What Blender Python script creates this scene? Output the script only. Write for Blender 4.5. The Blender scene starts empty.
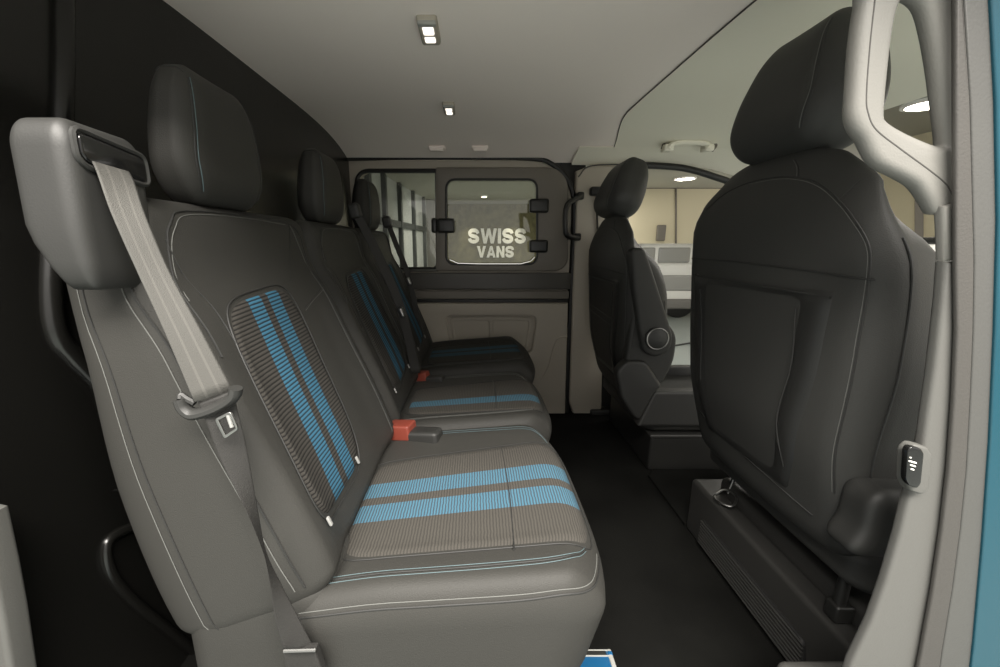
import bpy, bmesh, math, random
from mathutils import Vector
random.seed(4)
SC = bpy.context.scene
COL = SC.collection
# ------------------------------------------------------------------ camera model (1000x667 frame)
PITCH = math.radians(12.5)
CP, SP = math.cos(PITCH), math.sin(PITCH)
F = 400.0
FLOOR = -0.86            # the van floor, relative to the eye
GROUND = -1.38           # the showroom floor

def ray(px, py):
    u = (333.5 - py) / F
    return Vector(((px - 475) / F, CP + SP * u, -SP + CP * u))
def atY(px, py, y):
    r = ray(px, py); return r * (y / r.y)
def atX(px, py, x):
    r = ray(px, py); return r * (x / r.x)
def atZ(px, py, z):
    r = ray(px, py); return r * (z / r.z)

# ------------------------------------------------------------------ materials
def mat(name, col, rough=0.5, metal=0.0, bump=0.0, bscale=200.0, spec=0.5, coat=0.0, var=0.0):
    m = bpy.data.materials.new(name); m.use_nodes = True
    n = m.node_tree.nodes; l = m.node_tree.links
    p = n['Principled BSDF']
    p.inputs['Base Color'].default_value = (*col, 1)
    p.inputs['Roughness'].default_value = rough
    p.inputs['Metallic'].default_value = metal
    p.inputs['Specular IOR Level'].default_value = spec
    p.inputs['Coat Weight'].default_value = coat
    if bump or var:
        tc = n.new('ShaderNodeTexCoord')
        nz = n.new('ShaderNodeTexNoise'); nz.inputs['Scale'].default_value = bscale
        nz.inputs['Detail'].default_value = 3
        l.new(tc.outputs['Object'], nz.inputs['Vector'])
        if bump:
            b = n.new('ShaderNodeBump'); b.inputs['Strength'].default_value = bump
            b.inputs['Distance'].default_value = 0.002
            l.new(nz.outputs['Fac'], b.inputs['Height']); l.new(b.outputs['Normal'], p.inputs['Normal'])
        if var:
            n2 = n.new('ShaderNodeTexNoise'); n2.inputs['Scale'].default_value = 6; n2.inputs['Detail'].default_value = 5
            l.new(tc.outputs['Object'], n2.inputs['Vector'])
            r = n.new('ShaderNodeValToRGB')
            r.color_ramp.elements[0].position = .3; r.color_ramp.elements[1].position = .75
            r.color_ramp.elements[0].color = (*[c * (1 - var) for c in col], 1)
            r.color_ramp.elements[1].color = (*[min(1, c * (1 + var)) for c in col], 1)
            l.new(n2.outputs['Fac'], r.inputs['Fac']); l.new(r.outputs['Color'], p.inputs['Base Color'])
    return m

def emis(name, col, s):
    m = bpy.data.materials.new(name); m.use_nodes = True
    n = m.node_tree.nodes; n.clear()
    e = n.new('ShaderNodeEmission'); e.inputs[0].default_value = (*col, 1); e.inputs[1].default_value = s
    o = n.new('ShaderNodeOutputMaterial'); m.node_tree.links.new(e.outputs[0], o.inputs[0])
    return m

def fabric(name, base, dark, blue, ribs, bands, wob_=.45):
    """woven ribs across, with coloured bands running lengthways; UV u = across, v = lengthways"""
    m = bpy.data.materials.new(name); m.use_nodes = True
    n = m.node_tree.nodes; l = m.node_tree.links; p = n['Principled BSDF']
    p.inputs['Roughness'].default_value = 0.9; p.inputs['Specular IOR Level'].default_value = 0.2
    uv = n.new('ShaderNodeUVMap'); sx = n.new('ShaderNodeSeparateXYZ'); l.new(uv.outputs[0], sx.inputs[0])
    def math_(op, a, b=None, c=None):
        k = n.new('ShaderNodeMath'); k.operation = op
        for i, v in enumerate((a, b, c)):
            if v is None: continue
            if isinstance(v, (int, float)): k.inputs[i].default_value = v
            else: l.new(v, k.inputs[i])
        return k.outputs[0]
    nz = n.new('ShaderNodeTexNoise'); nz.inputs['Scale'].default_value = 26; nz.inputs['Detail'].default_value = 1
    l.new(uv.outputs[0], nz.inputs['Vector'])
    wob = math_('MULTIPLY', math_('SUBTRACT', nz.outputs['Fac'], .5), wob_ / ribs)
    v = math_('ADD', sx.outputs['Y'], wob)
    rib = math_('ADD', math_('MULTIPLY', math_('SINE', math_('MULTIPLY', v, ribs * 2 * math.pi)), .5), .5)
    rs = math_('SMOOTH_MIN', math_('MULTIPLY', rib, 1.6), 1.0, .2)
    mix = n.new('ShaderNodeMix'); mix.data_type = 'RGBA'
    mix.inputs['A'].default_value = (*dark, 1); mix.inputs['B'].default_value = (*base, 1)
    l.new(rs, mix.inputs['Factor'])
    mb = n.new('ShaderNodeMix'); mb.data_type = 'RGBA'
    mb.inputs['A'].default_value = (dark[0] * 1.1, dark[1] * 1.3, dark[2] * 1.8, 1); mb.inputs['B'].default_value = (*blue, 1)
    l.new(rs, mb.inputs['Factor'])
    msk = None
    for (u0, u1) in bands:
        a = math_('MULTIPLY', math_('GREATER_THAN', sx.outputs['X'], u0), math_('LESS_THAN', sx.outputs['X'], u1))
        msk = a if msk is None else math_('MAXIMUM', msk, a)
    fin = n.new('ShaderNodeMix'); fin.data_type = 'RGBA'
    l.new(msk, fin.inputs['Factor']); l.new(mix.outputs['Result'], fin.inputs['A']); l.new(mb.outputs['Result'], fin.inputs['B'])
    l.new(fin.outputs['Result'], p.inputs['Base Color'])
    b = n.new('ShaderNodeBump'); b.inputs['Strength'].default_value = .35; b.inputs['Distance'].default_value = .001
    l.new(rib, b.inputs['Height']); l.new(b.outputs['Normal'], p.inputs['Normal'])
    return m

def glassmat(name, tint, refl):
    m = bpy.data.materials.new(name); m.use_nodes = True
    n = m.node_tree.nodes; l = m.node_tree.links; n.clear()
    t = n.new('ShaderNodeBsdfTransparent'); t.inputs[0].default_value = (*tint, 1)
    g = n.new('ShaderNodeBsdfGlossy'); g.inputs['Roughness'].default_value = 0.02
    mx = n.new('ShaderNodeMixShader'); mx.inputs[0].default_value = refl
    o = n.new('ShaderNodeOutputMaterial')
    l.new(t.outputs[0], mx.inputs[1]); l.new(g.outputs[0], mx.inputs[2]); l.new(mx.outputs[0], o.inputs[0])
    return m

BLUE = (0.052, 0.130, 0.182)
M = dict(
    leather=mat('bench_leather', (.034, .0332, .0302), .55, spec=.22, bump=.25, bscale=650),
    leather_d=mat('front_leather', (.036, .036, .0338), .52, spec=.25, bump=.25, bscale=650),
    panel_d=mat('back_panel_vinyl', (.020, .020, .019), .42, bump=.15, bscale=500),
    piping=mat('piping_dark', (.018, .018, .017), .6),
    stitch=mat('pale_stitching', (.11, .112, .105), .7),
    stitch_b=mat('blue_stitching', (.085, .125, .135), .7),
    plastic=mat('charcoal_plastic', (.024, .024, .0225), .52, bump=.07, bscale=500),
    plastic_b=mat('black_plastic', (.014, .014, .013), .4, bump=.1, bscale=400),
    gloss_b=mat('gloss_black', (.008, .008, .008), .12),
    chrome=mat('chrome', (.75, .75, .73), .18, metal=1),
    steel=mat('grey_steel', (.30, .30, .29), .35, metal=1),
    webbing=mat('belt_webbing', (.066, .064, .058), .75, bump=.4, bscale=900),
    webbing_d=mat('belt_webbing_dark', (.0165, .0155, .014), .7, bump=.4, bscale=900),
    webbing_s=mat('belt_webbing_stripe', (.088, .085, .077), .75, bump=.4, bscale=900),
    red=mat('red_button', (.20, .040, .025), .5),
    bulk=mat('bulkhead_black', (.0065, .0063, .0056), .27, bump=.06, bscale=90),
    floorm=mat('floor_vinyl', (.0055, .0055, .0049), .9, bump=.3, spec=.08, bscale=300, var=.35),
    head=mat('headliner', (.90, .815, .76), .9, bump=.12, bscale=700),
    head_f=mat('front_headliner', (.80, .77, .66), .9, bump=.12, bscale=700),
    trim=mat('side_trim', (.37, .335, .278), .55, bump=.15, bscale=500),
    trim_l=mat('pillar_trim', (.165, .161, .148), .5, bump=.15, bscale=500),
    trim_g=mat('pillar_trim_lower', (.088, .087, .081), .55, bump=.15, bscale=500),
    belt=mat('belt_rail', (.06, .056, .048), .45, bump=.15, bscale=500),
    winf=mat('window_surround', (.15, .135, .112), .5),
    rubber=mat('rubber_seal', (.010, .010, .009), .5),
    seal_g=mat('door_seal_grey', (.050, .047, .043), .6, bump=.2, bscale=400),
    seal_l=mat('door_jamb_grey', (.062, .0615, .058), .5, bump=.15, bscale=300),
    paint=mat('teal_paint', (.001, .045, .068), .35, metal=.0, coat=.2),
    glass=glassmat('window_glass', (.80, .81, .77), .05),
    white=mat('white_paint', (.80, .80, .76), .35),
    grey=mat('grey_paint', (.33, .33, .31), .4),
    dgrey=mat('dark_glass', (.05, .055, .05), .15),
    tile=mat('showroom_tile', (.30, .335, .32), .4),
    wallc=mat('cream_wall', (.62, .56, .40), .8),
    wallo=mat('olive_wall', (.125, .115, .058), .85, var=.3),
    ceilg=mat('showroom_ceiling_paint', (.36, .35, .30), .9),
    mull=mat('mullion', (.055, .06, .06), .5),
    pane=mat('pane_grey', (.52, .54, .53), .25),
    letter=mat('sign_letter', (.80, .79, .74), .6),
    tag=mat('tag_white', (.25, .25, .24), .5),
    lamp=emis('dome_lamp', (1, .93, .82), 1.1),
    lampg=emis('showroom_lamp', (1, .93, .80), 14.0),
    grille=mat('grille_black', (.008, .008, .008), .6),
    plinth=mat('plinth_plastic', (.026, .0255, .024), .42, bump=.07, bscale=500),
    boxblue=mat('box_blue', (.005, .07, .17), .4),
    cable=mat('cable', (.03, .03, .03), .5),
    line=mat('pale_line', (.30, .30, .28), .6),
)
FAB = fabric('seat_fabric', (.056, .052, .0455), (.034, .032, .0285), BLUE, 84, ((.30, .455), (.53, .685)))
FAB_BACK = fabric('back_fabric', (.042, .039, .0345), (.009, .0087, .0083), (.034, .115, .18), 58, ((.32, .49), (.58, .75)), .15)
FAB_MID = fabric('middle_seat_fabric', (.056, .052, .0455), (.034, .032, .0285), BLUE, 84, ((.24, .42),))

# ------------------------------------------------------------------ object helpers
WL = {}
def reg(o, loc, parent):
    WL[o.name] = Vector(loc)
    COL.objects.link(o)
    if parent is not None: o.parent = parent

def thing(name, loc, label, cat, group=None):
    o = bpy.data.objects.new(name, None); o.empty_display_size = .05
    o.location = loc; reg(o, loc, None)
    o['label'] = label; o['category'] = cat
    if group: o['group'] = group
    return o

def ob(name, geo, m, parent=None, smooth=True, label=None, cat=None, group=None, kind=None, uv=None, auto=40):
    verts, faces = geo[0], geo[1]
    verts = [Vector(v) for v in verts]
    if parent is not None:
        L = WL[parent.name]
    else:
        xs = [v.x for v in verts]; ys = [v.y for v in verts]; zs = [v.z for v in verts]
        L = Vector(((min(xs) + max(xs)) / 2, (min(ys) + max(ys)) / 2, min(zs)))
    me = bpy.data.meshes.new(name)
    me.from_pydata([tuple(v - L) for v in verts], [], faces)
    me.validate()
    if uv is not None:
        ul = me.uv_layers.new(name='UVMap')
        for lp in me.loops: ul.data[lp.index].uv = uv[lp.vertex_index]
    bm = bmesh.new(); bm.from_mesh(me)
    bmesh.ops.recalc_face_normals(bm, faces=bm.faces)
    bm.to_mesh(me); bm.free()
    if isinstance(m, (list, tuple)):
        for k in m: me.materials.append(M[k] if isinstance(k, str) else k)
        if len(geo) > 2:
            for i, p in enumerate(me.polygons): p.material_index = geo[2][i]
    else:
        me.materials.append(M[m] if isinstance(m, str) else m)
    if smooth:
        for p in me.polygons: p.use_smooth = True
        if auto: me.set_sharp_from_angle(angle=math.radians(auto))
    o = bpy.data.objects.new(name, me)
    if parent is None: o.location = L
    reg(o, L, parent)
    if label: o['label'] = label
    if cat: o['category'] = cat
    if group: o['group'] = group
    if kind: o['kind'] = kind
    return o

def many(name, geos, m, parent, **k):
    return [ob(name, g, m, parent, **k) for g in geos]

def struct(name, geo, m, parent=None, **k):
    return ob(name, geo, m, parent, kind=None if parent else 'structure', **k)

def join(*gs):
    V, Fc, Mi = [], [], []
    for g in gs:
        n = len(V); V += list(g[0]); Fc += [tuple(i + n for i in f) for f in g[1]]
        Mi += list(g[2]) if len(g) > 2 else [0] * len(g[1])
    return V, Fc, Mi
def setm(g, i): return g[0], g[1], [i] * len(g[1])

def cr(pts, n=8, closed=False):
    """Catmull-Rom through the points"""
    P = [Vector(p) for p in pts]; out = []
    N = len(P)
    rng = range(N if closed else N - 1)
    for i in rng:
        if closed: a, b, c, d = P[(i - 1) % N], P[i], P[(i + 1) % N], P[(i + 2) % N]
        else:
            b, c = P[i], P[i + 1]
            a = P[i - 1] if i > 0 else b * 2 - c
            d = P[i + 2] if i + 2 < N else c * 2 - b
        for k in range(n):
            t = k / n
            out.append(.5 * ((2 * b) + (c - a) * t + (2 * a - 5 * b + 4 * c - d) * t * t + (3 * b - a - 3 * c + d) * t ** 3))
    if not closed: out.append(P[-1])
    return out

def tube(path, r, seg=8, closed=False, flat=1.0, up=None):
    P = [Vector(p) for p in path]; N = len(P); V, Fc = [], []
    prev = None
    for i in range(N):
        if closed: t = P[(i + 1) % N] - P[(i - 1) % N]
        else: t = P[min(i + 1, N - 1)] - P[max(i - 1, 0)]
        if t.length < 1e-9: t = Vector((0, 0, 1))
        t.normalize()
        ref = Vector(up) if up is not None else (prev if prev is not None else (Vector((0, 0, 1)) if abs(t.z) < .9 else Vector((1, 0, 0))))
        a = ref - t * ref.dot(t)
        if a.length < 1e-5: a = Vector((1, 0, 0)) - t * t.x
        a.normalize(); b = t.cross(a); prev = a
        rr = r[i] if isinstance(r, (list, tuple)) else r
        for k in range(seg):
            w = 2 * math.pi * k / seg
            V.append(P[i] + a * (math.cos(w) * rr * flat) + b * (math.sin(w) * rr))
    for i in range(N if closed else N - 1):
        j = (i + 1) % N
        for k in range(seg):
            q = (k + 1) % seg
            Fc.append((i * seg + k, i * seg + q, j * seg + q, j * seg + k))
    if not closed:
        Fc.append(tuple(range(seg - 1, -1, -1))); Fc.append(tuple((N - 1) * seg + k for k in range(seg)))
    return V, Fc

def lathe(profile, center, axis=(0, 0, 1), seg=24):
    ax = Vector(axis).normalized()
    a = ax.orthogonal().normalized(); b = ax.cross(a); c = Vector(center)
    V, Fc = [], []
    for r, h in profile:
        for k in range(seg):
            w = 2 * math.pi * k / seg
            V.append(c + ax * h + (a * math.cos(w) + b * math.sin(w)) * max(r, 1e-5))
    for i in range(len(profile) - 1):
        for k in range(seg):
            q = (k + 1) % seg
            Fc.append((i * seg + k, i * seg + q, (i + 1) * seg + q, (i + 1) * seg + k))
    Fc.append(tuple(range(seg - 1, -1, -1))); Fc.append(tuple((len(profile) - 1) * seg + k for k in range(seg)))
    return V, Fc

def grid(rows):
    V = [Vector(p) for r in rows for p in r]; w = len(rows[0]); Fc = []
    for i in range(len(rows) - 1):
        for k in range(w - 1):
            Fc.append((i * w + k, i * w + k + 1, (i + 1) * w + k + 1, (i + 1) * w + k))
    return V, Fc

def sheet(rows, off):
    """a surface with thickness: rows of points, and an offset vector for the back"""
    V, Fc = grid(rows); n = len(V); w = len(rows[0]); h = len(rows)
    o = Vector(off)
    V2 = V + [v + o for v in V]
    F2 = list(Fc) + [tuple(i + n for i in reversed(f)) for f in Fc]
    loop = [k for k in range(w)] + [i * w + w - 1 for i in range(1, h)] + [(h - 1) * w + k for k in range(w - 2, -1, -1)] + [i * w for i in range(h - 2, 0, -1)]
    for i in range(len(loop)):
        a, b = loop[i], loop[(i + 1) % len(loop)]
        F2.append((b, a, a + n, b + n))
    return V2, F2

class Pad:
    """a rounded, padded block in a local frame (a, b, t) that can be bent by a function, with points on its skin"""
    def __init__(s, h, r, origin, A, B, T, D=None, flat=8, arc=4):
        s.h, s.r = h, r; s.o = Vector(origin); s.A, s.B, s.T = Vector(A), Vector(B), Vector(T)
        s.D = D or (lambda a, b, t: (a, b, t)); s.flat, s.arc = flat, arc
    def skin(s, p, off=0):
        inn = [max(-(s.h[i] - s.r[i]), min(s.h[i] - s.r[i], p[i])) for i in range(3)]
        d = Vector([(p[i] - inn[i]) / s.r[i] for i in range(3)])
        if d.length < 1e-6: d = Vector((0, 0, 1))
        d.normalize()
        return [inn[i] + d[i] * (s.r[i] + off) for i in range(3)]
    def world(s, q):
        a, b, t = s.D(*q); return s.o + s.A * a + s.B * b + s.T * t
    def pt(s, a, b, t=None, off=0.0):
        if t is None: t = s.h[2]
        return s.world(s.skin((a, b, t), off))
    def geo(s):
        ax = []
        for i in range(3):
            h, r = s.h[i], s.r[i]; L = []
            for k in range(s.arc): L.append(-h + r * (1 - math.cos(math.pi / 2 * k / s.arc)) if False else -h + r * k / s.arc)
            nf = s.flat
            for k in range(nf + 1): L.append(-(h - r) + 2 * (h - r) * k / nf)
            for k in range(1, s.arc + 1): L.append(h - r + r * k / s.arc)
            ax.append(L)
        V, Fc, ix = [], [], {}
        n = len(ax[0])
        def vid(i, j, k):
            if (i, j, k) not in ix:
                ix[(i, j, k)] = len(V); V.append(s.world(s.skin((ax[0][i], ax[1][j], ax[2][k]))))
            return ix[(i, j, k)]
        for i in range(n - 1):
            for j in range(n - 1):
                for e in (0, n - 1):
                    Fc.append((vid(i, j, e), vid(i + 1, j, e), vid(i + 1, j + 1, e), vid(i, j + 1, e)))
                    Fc.append((vid(i, e, j), vid(i + 1, e, j), vid(i + 1, e, j + 1), vid(i, e, j + 1)))
                    Fc.append((vid(e, i, j), vid(e, i + 1, j), vid(e, i + 1, j + 1), vid(e, i, j + 1)))
        return V, Fc
    def seam(s, pts, r=.0016, off=.0006, n=8, closed=False, seg=6):
        P = [Vector((p[0], p[1], p[2] if len(p) > 2 else s.h[2])) for p in pts]
        return tube([s.pt(*q, off=off) for q in cr(P, n, closed)], r * .62, seg, closed)
    def patch(s, quad, off=.002, n=26, k=7.0, face='t', sink=.006):
        """fabric patch on the front skin: quad corners (a,b) BL, BR, TR, TL with rounded corners; returns geo, uv, rim path"""
        V, Fc, UV = [], [], []; rim = []
        q = [Vector((c[0], c[1])) for c in quad]
        W = n + 1
        def pos(x, y):
            m = max(abs(x), abs(y))
            if m > 1e-6:
                e = (abs(x / m) ** k + abs(y / m) ** k) ** (1 / k); x, y = x / e, y / e
            u, v = (x + 1) / 2, (y + 1) / 2
            p = (q[0] * (1 - u) + q[1] * u) * (1 - v) + (q[3] * (1 - u) + q[2] * u) * v
            return p, u, v
        for j in range(W):
            for i in range(W):
                p, u, v = pos(-1 + 2 * i / n, -1 + 2 * j / n)
                edge = i in (0, n) or j in (0, n)
                V.append(s.pt(p.x, p.y, s.h[2], -sink if edge else off)); UV.append((u, v))
        for j in range(n):
            for i in range(n):
                Fc.append((j * W + i, j * W + i + 1, (j + 1) * W + i + 1, (j + 1) * W + i))
        per = [(i, 0) for i in range(n)] + [(n, j) for j in range(n)] + [(i, n) for i in range(n, 0, -1)] + [(0, j) for j in range(n, 0, -1)]
        for i, j in per:
            p, u, v = pos(-1 + 2 * i / n, -1 + 2 * j / n); rim.append(s.pt(p.x, p.y, s.h[2], off * .3))
        return (V, Fc), UV, rim

def bbox(x0, x1, y0, y1, z0, z1, r=.01, flat=1, arc=3, D=None):
    h = ((x1 - x0) / 2, (y1 - y0) / 2, (z1 - z0) / 2)
    rr = tuple(min(r, k * .98) for k in h)
    return Pad(h, rr, ((x0 + x1) / 2, (y0 + y1) / 2, (z0 + z1) / 2), (1, 0, 0), (0, 1, 0), (0, 0, 1), D, flat, arc).geo()

def rpoly(pts, r, seg=6):
    out = []; N = len(pts)
    for i in range(N):
        p = Vector(pts[i]); a = Vector(pts[i - 1]); b = Vector(pts[(i + 1) % N])
        rr = r[i] if isinstance(r, (list, tuple)) else r
        d1, d2 = (a - p), (b - p)
        rr = min(rr, d1.length * .48, d2.length * .48)
        if rr < 1e-5: out.append(p); continue
        p1, p2 = p + d1.normalized() * rr, p + d2.normalized() * rr
        for k in range(seg + 1):
            t = k / seg; out.append(p1 * (1 - t) ** 2 + p * 2 * t * (1 - t) + p2 * t * t)
    return out

def plate(loops, depth, bev, place, res=3):
    """flat outline(s) with holes, given thickness and a bevel; place(u, v, w) -> world"""
    cu = bpy.data.curves.new('tmp', 'CURVE'); cu.dimensions = '2D'; cu.fill_mode = 'BOTH'
    cu.extrude = max(depth / 2 - bev, .0002); cu.bevel_depth = bev; cu.bevel_resolution = res; cu.offset = -bev
    for L in loops:
        sp = cu.splines.new('POLY'); sp.points.add(len(L) - 1); sp.use_cyclic_u = True
        for i, p in enumerate(L): sp.points[i].co = (p[0], p[1], 0, 1)
    o = bpy.data.objects.new('tmp', cu); COL.objects.link(o)
    bpy.context.view_layer.update()
    me = bpy.data.meshes.new_from_object(o.evaluated_get(bpy.context.evaluated_depsgraph_get()))
    bm = bmesh.new(); bm.from_mesh(me); bmesh.ops.remove_doubles(bm, verts=bm.verts, dist=1e-5); bm.to_mesh(me); bm.free()
    V = [Vector(place(*v.co)) for v in me.vertices]; Fc = [tuple(p.vertices) for p in me.polygons]
    bpy.data.objects.remove(o); bpy.data.curves.remove(cu); bpy.data.meshes.remove(me)
    return V, Fc

def smooth(e0, e1, x):
    t = max(0, min(1, (x - e0) / (e1 - e0))); return t * t * (3 - 2 * t)
def lerp_tab(tab, x):
    if x <= tab[0][0]: return tab[0][1]
    for (x0, y0), (x1, y1) in zip(tab, tab[1:]):
        if x <= x1:
            t = (x - x0) / (x1 - x0); t = t * t * (3 - 2 * t) * .5 + t * .5
            return y0 + (y1 - y0) * t
    return tab[-1][1]

# ================================================================== SETTING
FARY = 1.98
def cz(y):
    q = abs((y - 1.2) / .80); return .375 + .075 * (1 - min(1, q) ** 4)

# floor
rows = [[(x, y, FLOOR) for y in (.30, .8, 1.3, 2.0)] for x in (-.62, 0, .6, 1.3)]
struct('floor', sheet(rows, (0, 0, -.05)), 'floorm', smooth=False)
# ceiling, rear headliner
ys = [.33 + (2.0 - .33) * i / 24 for i in range(25)]
def xe(y): return .524 + .085 * smooth(1.48, 1.95, y)
struct('ceiling', sheet([[(x, y, cz(y)) for y in ys] for x in (-.66, -.3, 0, .3)] + [[(xe(y) - .0005, y, cz(y)) for y in ys]], (0, 0, .06)), 'head')
# front headliner, a separate moulding beyond the seam
def cf(x, y):
    k = smooth(.95, 1.3, x)
    return cz(y) - .004 - .05 * k * k
struct('ceiling_front', sheet([[(xe(y) + .0005, y, cf(.53, y)) for y in ys]] + [[(x, y, cf(x, y)) for y in ys] for x in (.64, .7, .85, 1.0, 1.1, 1.2, 1.25)], (0, 0, .06)), 'head_f')
seam_pts = [(xe(y), y, cz(y) - .002) for y in ys if y < 1.97]
struct('trim_1', tube(cr(seam_pts, 3), .0018, 6), 'seal_g')

# black bulkhead behind the bench
bk = []
for i in range(33):
    y = .28 + (2.0 - .28) * i / 32
    row = []
    for j in range(25):
        z = FLOOR + (cz(max(y, .42)) + .01 - FLOOR) * j / 24
        x = -.585 - .03 * smooth(-.1, -.6, z)
        row.append((x, y, z))
    bk.append(row)
struct('wall_left', sheet(bk, (-.03, 0, 0)), 'bulk')
# pressed ribs in the bulkhead
def onbulk(px, py, x=-.585): return atX(px, py, x)
struct('trim_2', tube(cr([onbulk(62, -60), onbulk(62, 60), onbulk(60, 160), onbulk(52, 240), onbulk(50, 300), onbulk(56, 335), onbulk(72, 356), onbulk(100, 385), onbulk(125, 420)], 8), .014, 12), 'bulk')
struct('trim_3', tube(cr([onbulk(150, 522, -.61), onbulk(120, 532, -.61), onbulk(106, 545, -.61), onbulk(110, 572, -.61), onbulk(130, 598, -.61), onbulk(164, 626, -.61), onbulk(205, 660, -.61)], 8), .009, 10), 'bulk')
struct('trim_4', tube([onbulk(-60, 341, -.59), onbulk(60, 341, -.59)], .003, 6), 'rubber')
struct('trim_5', tube([onbulk(-60, 490, -.607), onbulk(122, 490, -.607)], .003, 6), 'rubber')
# pale trim of the rear door pillar in the lower left corner
lp = [atY(x, y, .40) for x, y in ((-4, 512), (8, 565), (17, 612), (26, 670), (70, 1000), (-60, 1000), (-60, 500))]
struct('trim_6', plate([[(p.x, p.z) for p in lp]], .03, .006, lambda u, v, w: (u, .40 + w, v)), 'trim_g')

# far side wall
def fw(px, py, y=FARY):
    p = atY(px, py, y); return (p.x, p.z)
onwall = lambda u, v, w: (u, FARY + w, v)
outer = [(-.62, FLOOR + .0), (-.62, .385)] + [fw(*p) for p in ((345, 160), (400, 159), (470, 159), (535, 160), (556, 168), (568, 182), (572, 200))] + [(.462, -.1), (.455, -.4), (.445, FLOOR)]
winhole = rpoly([fw(357, 171), fw(566, 169), fw(566, 270), fw(357, 270)], .09, 10)
struct('wall_far', plate([outer, winhole], .03, .004, lambda u, v, w: (u, FARY + .015 + w, v)), 'trim')
# dark belt rail below the windows, groove and lower panel
def strip(x0, x1, y0p, y1p, dep, bev, m, name, pa=None, y=FARY):
    a = fw(x0, y0p, y); b = fw(x1, y1p, y)
    L = rpoly([(a[0], b[1]), (b[0], b[1]), (b[0], a[1]), (a[0], a[1])], bev * 1.5, 4)
    return struct(name, plate([L], dep, bev, lambda u, v, w: (u, y - dep / 2 + w, v)), m, pa)
strip(360, 569, 272.5, 289, .030, .006, 'belt', 'trim_7')
strip(360, 568, 290.5, 298.5, .020, .005, 'winf', 'trim_8')
strip(360, 568, 299, 302, .012, .002, 'rubber', 'trim_9')
# lower panel with a recessed pocket
lo = [fw(360, 302.5), fw(567, 302.5), fw(564, 412), fw(360, 412)]
hole = rpoly([fw(446, 315), fw(536, 315), fw(531, 352), fw(452, 352)], .035, 6)
struct('trim_10', plate([lo, hole], .03, .008, lambda u, v, w: (u, FARY - .015 + w, v)), 'trim')
hl = rpoly([fw(449, 317), fw(533, 317), fw(529, 350), fw(455, 350)], .03, 6)
struct('trim_11', plate([hl, rpoly([fw(453, 320), fw(489, 320), fw(489, 348), fw(457, 348)], .02, 4), rpoly([fw(493, 320), fw(529, 320), fw(525, 348), fw(493, 348)], .02, 4)], .012, .004, lambda u, v, w: (u, FARY - .003 + w, v)), 'trim')
# curved pressing of the wheel-arch corner in the lower panel
struct('trim_12', tube(cr([Vector((*fw(566, 335), 0)), Vector((*fw(556, 338), 0)), Vector((*fw(551, 352), 0)), Vector((*fw(547, 366), 0)), Vector((*fw(541, 376), 0))], 6), .005, 8), 'trim')
o = bpy.data.objects['trim_12']
for v in o.data.vertices:
    x, y, z = v.co + o.location; v.co = Vector((x, FARY - .029 + z, y)) - Vector((0, 0, 0))
o.location = (0, 0, 0)
# black seal running round the opening
sp = [fw(346, 159), fw(400, 158), fw(470, 158), fw(532, 159), fw(552, 165), fw(566, 178), fw(573, 197), fw(574, 225), fw(572, 270), fw(570, 310), fw(568, 350), fw(566, 411)]
struct('trim_13', tube(cr([(x, FARY - .012, z) for x, z in sp], 6), .011, 8), 'rubber')

# windows in the far wall
wn = struct('window_1', plate([rpoly([fw(436, 168), fw(567.5, 168), fw(567.5, 271), fw(436, 271)], [.01, .10, .08, .01], 8),
                               rpoly([fw(446.5, 180), fw(536.5, 180), fw(536.5, 264), fw(446.5, 264)], .045, 8)], .03, .006,
                              lambda u, v, w: (u, FARY - .004 + w, v)), 'winf')
struct('window_seal', tube([(x, FARY - .018, z) for x, z in rpoly([fw(446.5, 180), fw(536.5, 180), fw(536.5, 264), fw(446.5, 264)], .045, 8)], .006, 6, True), 'rubber', wn)
struct('slider_trim', tube([(p[0], FARY - .022, p[1]) for p in [fw(450, 259.5), fw(458, 263), fw(480, 263.6), fw(520, 263.6), fw(530, 261), fw(534, 257)]], .003, 6), 'chrome', wn)
def pane(loop, name, pa, y):
    struct(name, plate([loop], .005, .0005, lambda u, v, w: (u, y + w, v), 1), 'glass', pa, smooth=False)
pane(rpoly([fw(445, 178), fw(538, 178), fw(538, 266), fw(445, 266)], .04, 6), 'glass', wn, FARY + .002)
def latch(x0, x1, y0, y1, dep=.03):
    a = fw(x0, y0, FARY - .02); b = fw(x1, y1, FARY - .02)
    lt = struct('latch', bbox(a[0], b[0], FARY - .02 - dep, FARY - .012, b[1], a[1], .012, 2, 3), 'plastic_b', wn)
    return lt
latch(529, 548, 199, 213); latch(529, 547, 240, 252.5); 
latch(431, 437.5, 218, 233, .014); latch(437.5, 455, 218.5, 233, .026)
wl = struct('window_2', tube([(x, FARY - .004, z) for x, z in rpoly([fw(357, 171), fw(437, 171), fw(438, 269), fw(357, 269)], [.06, .012, .03, .03], 8)], .010, 8, True), 'rubber')
pane(rpoly([fw(357, 171), fw(437, 171), fw(438, 269), fw(357, 269)], [.06, .012, .03, .03], 6), 'glass', wl, FARY + .004)
struct('window_sill', tube([(fw(380, 270)[0], FARY - .01, fw(380, 270.2)[1]), (fw(438, 270)[0], FARY - .01, fw(438, 270.2)[1])], .006, 8), 'steel', wl)

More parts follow.
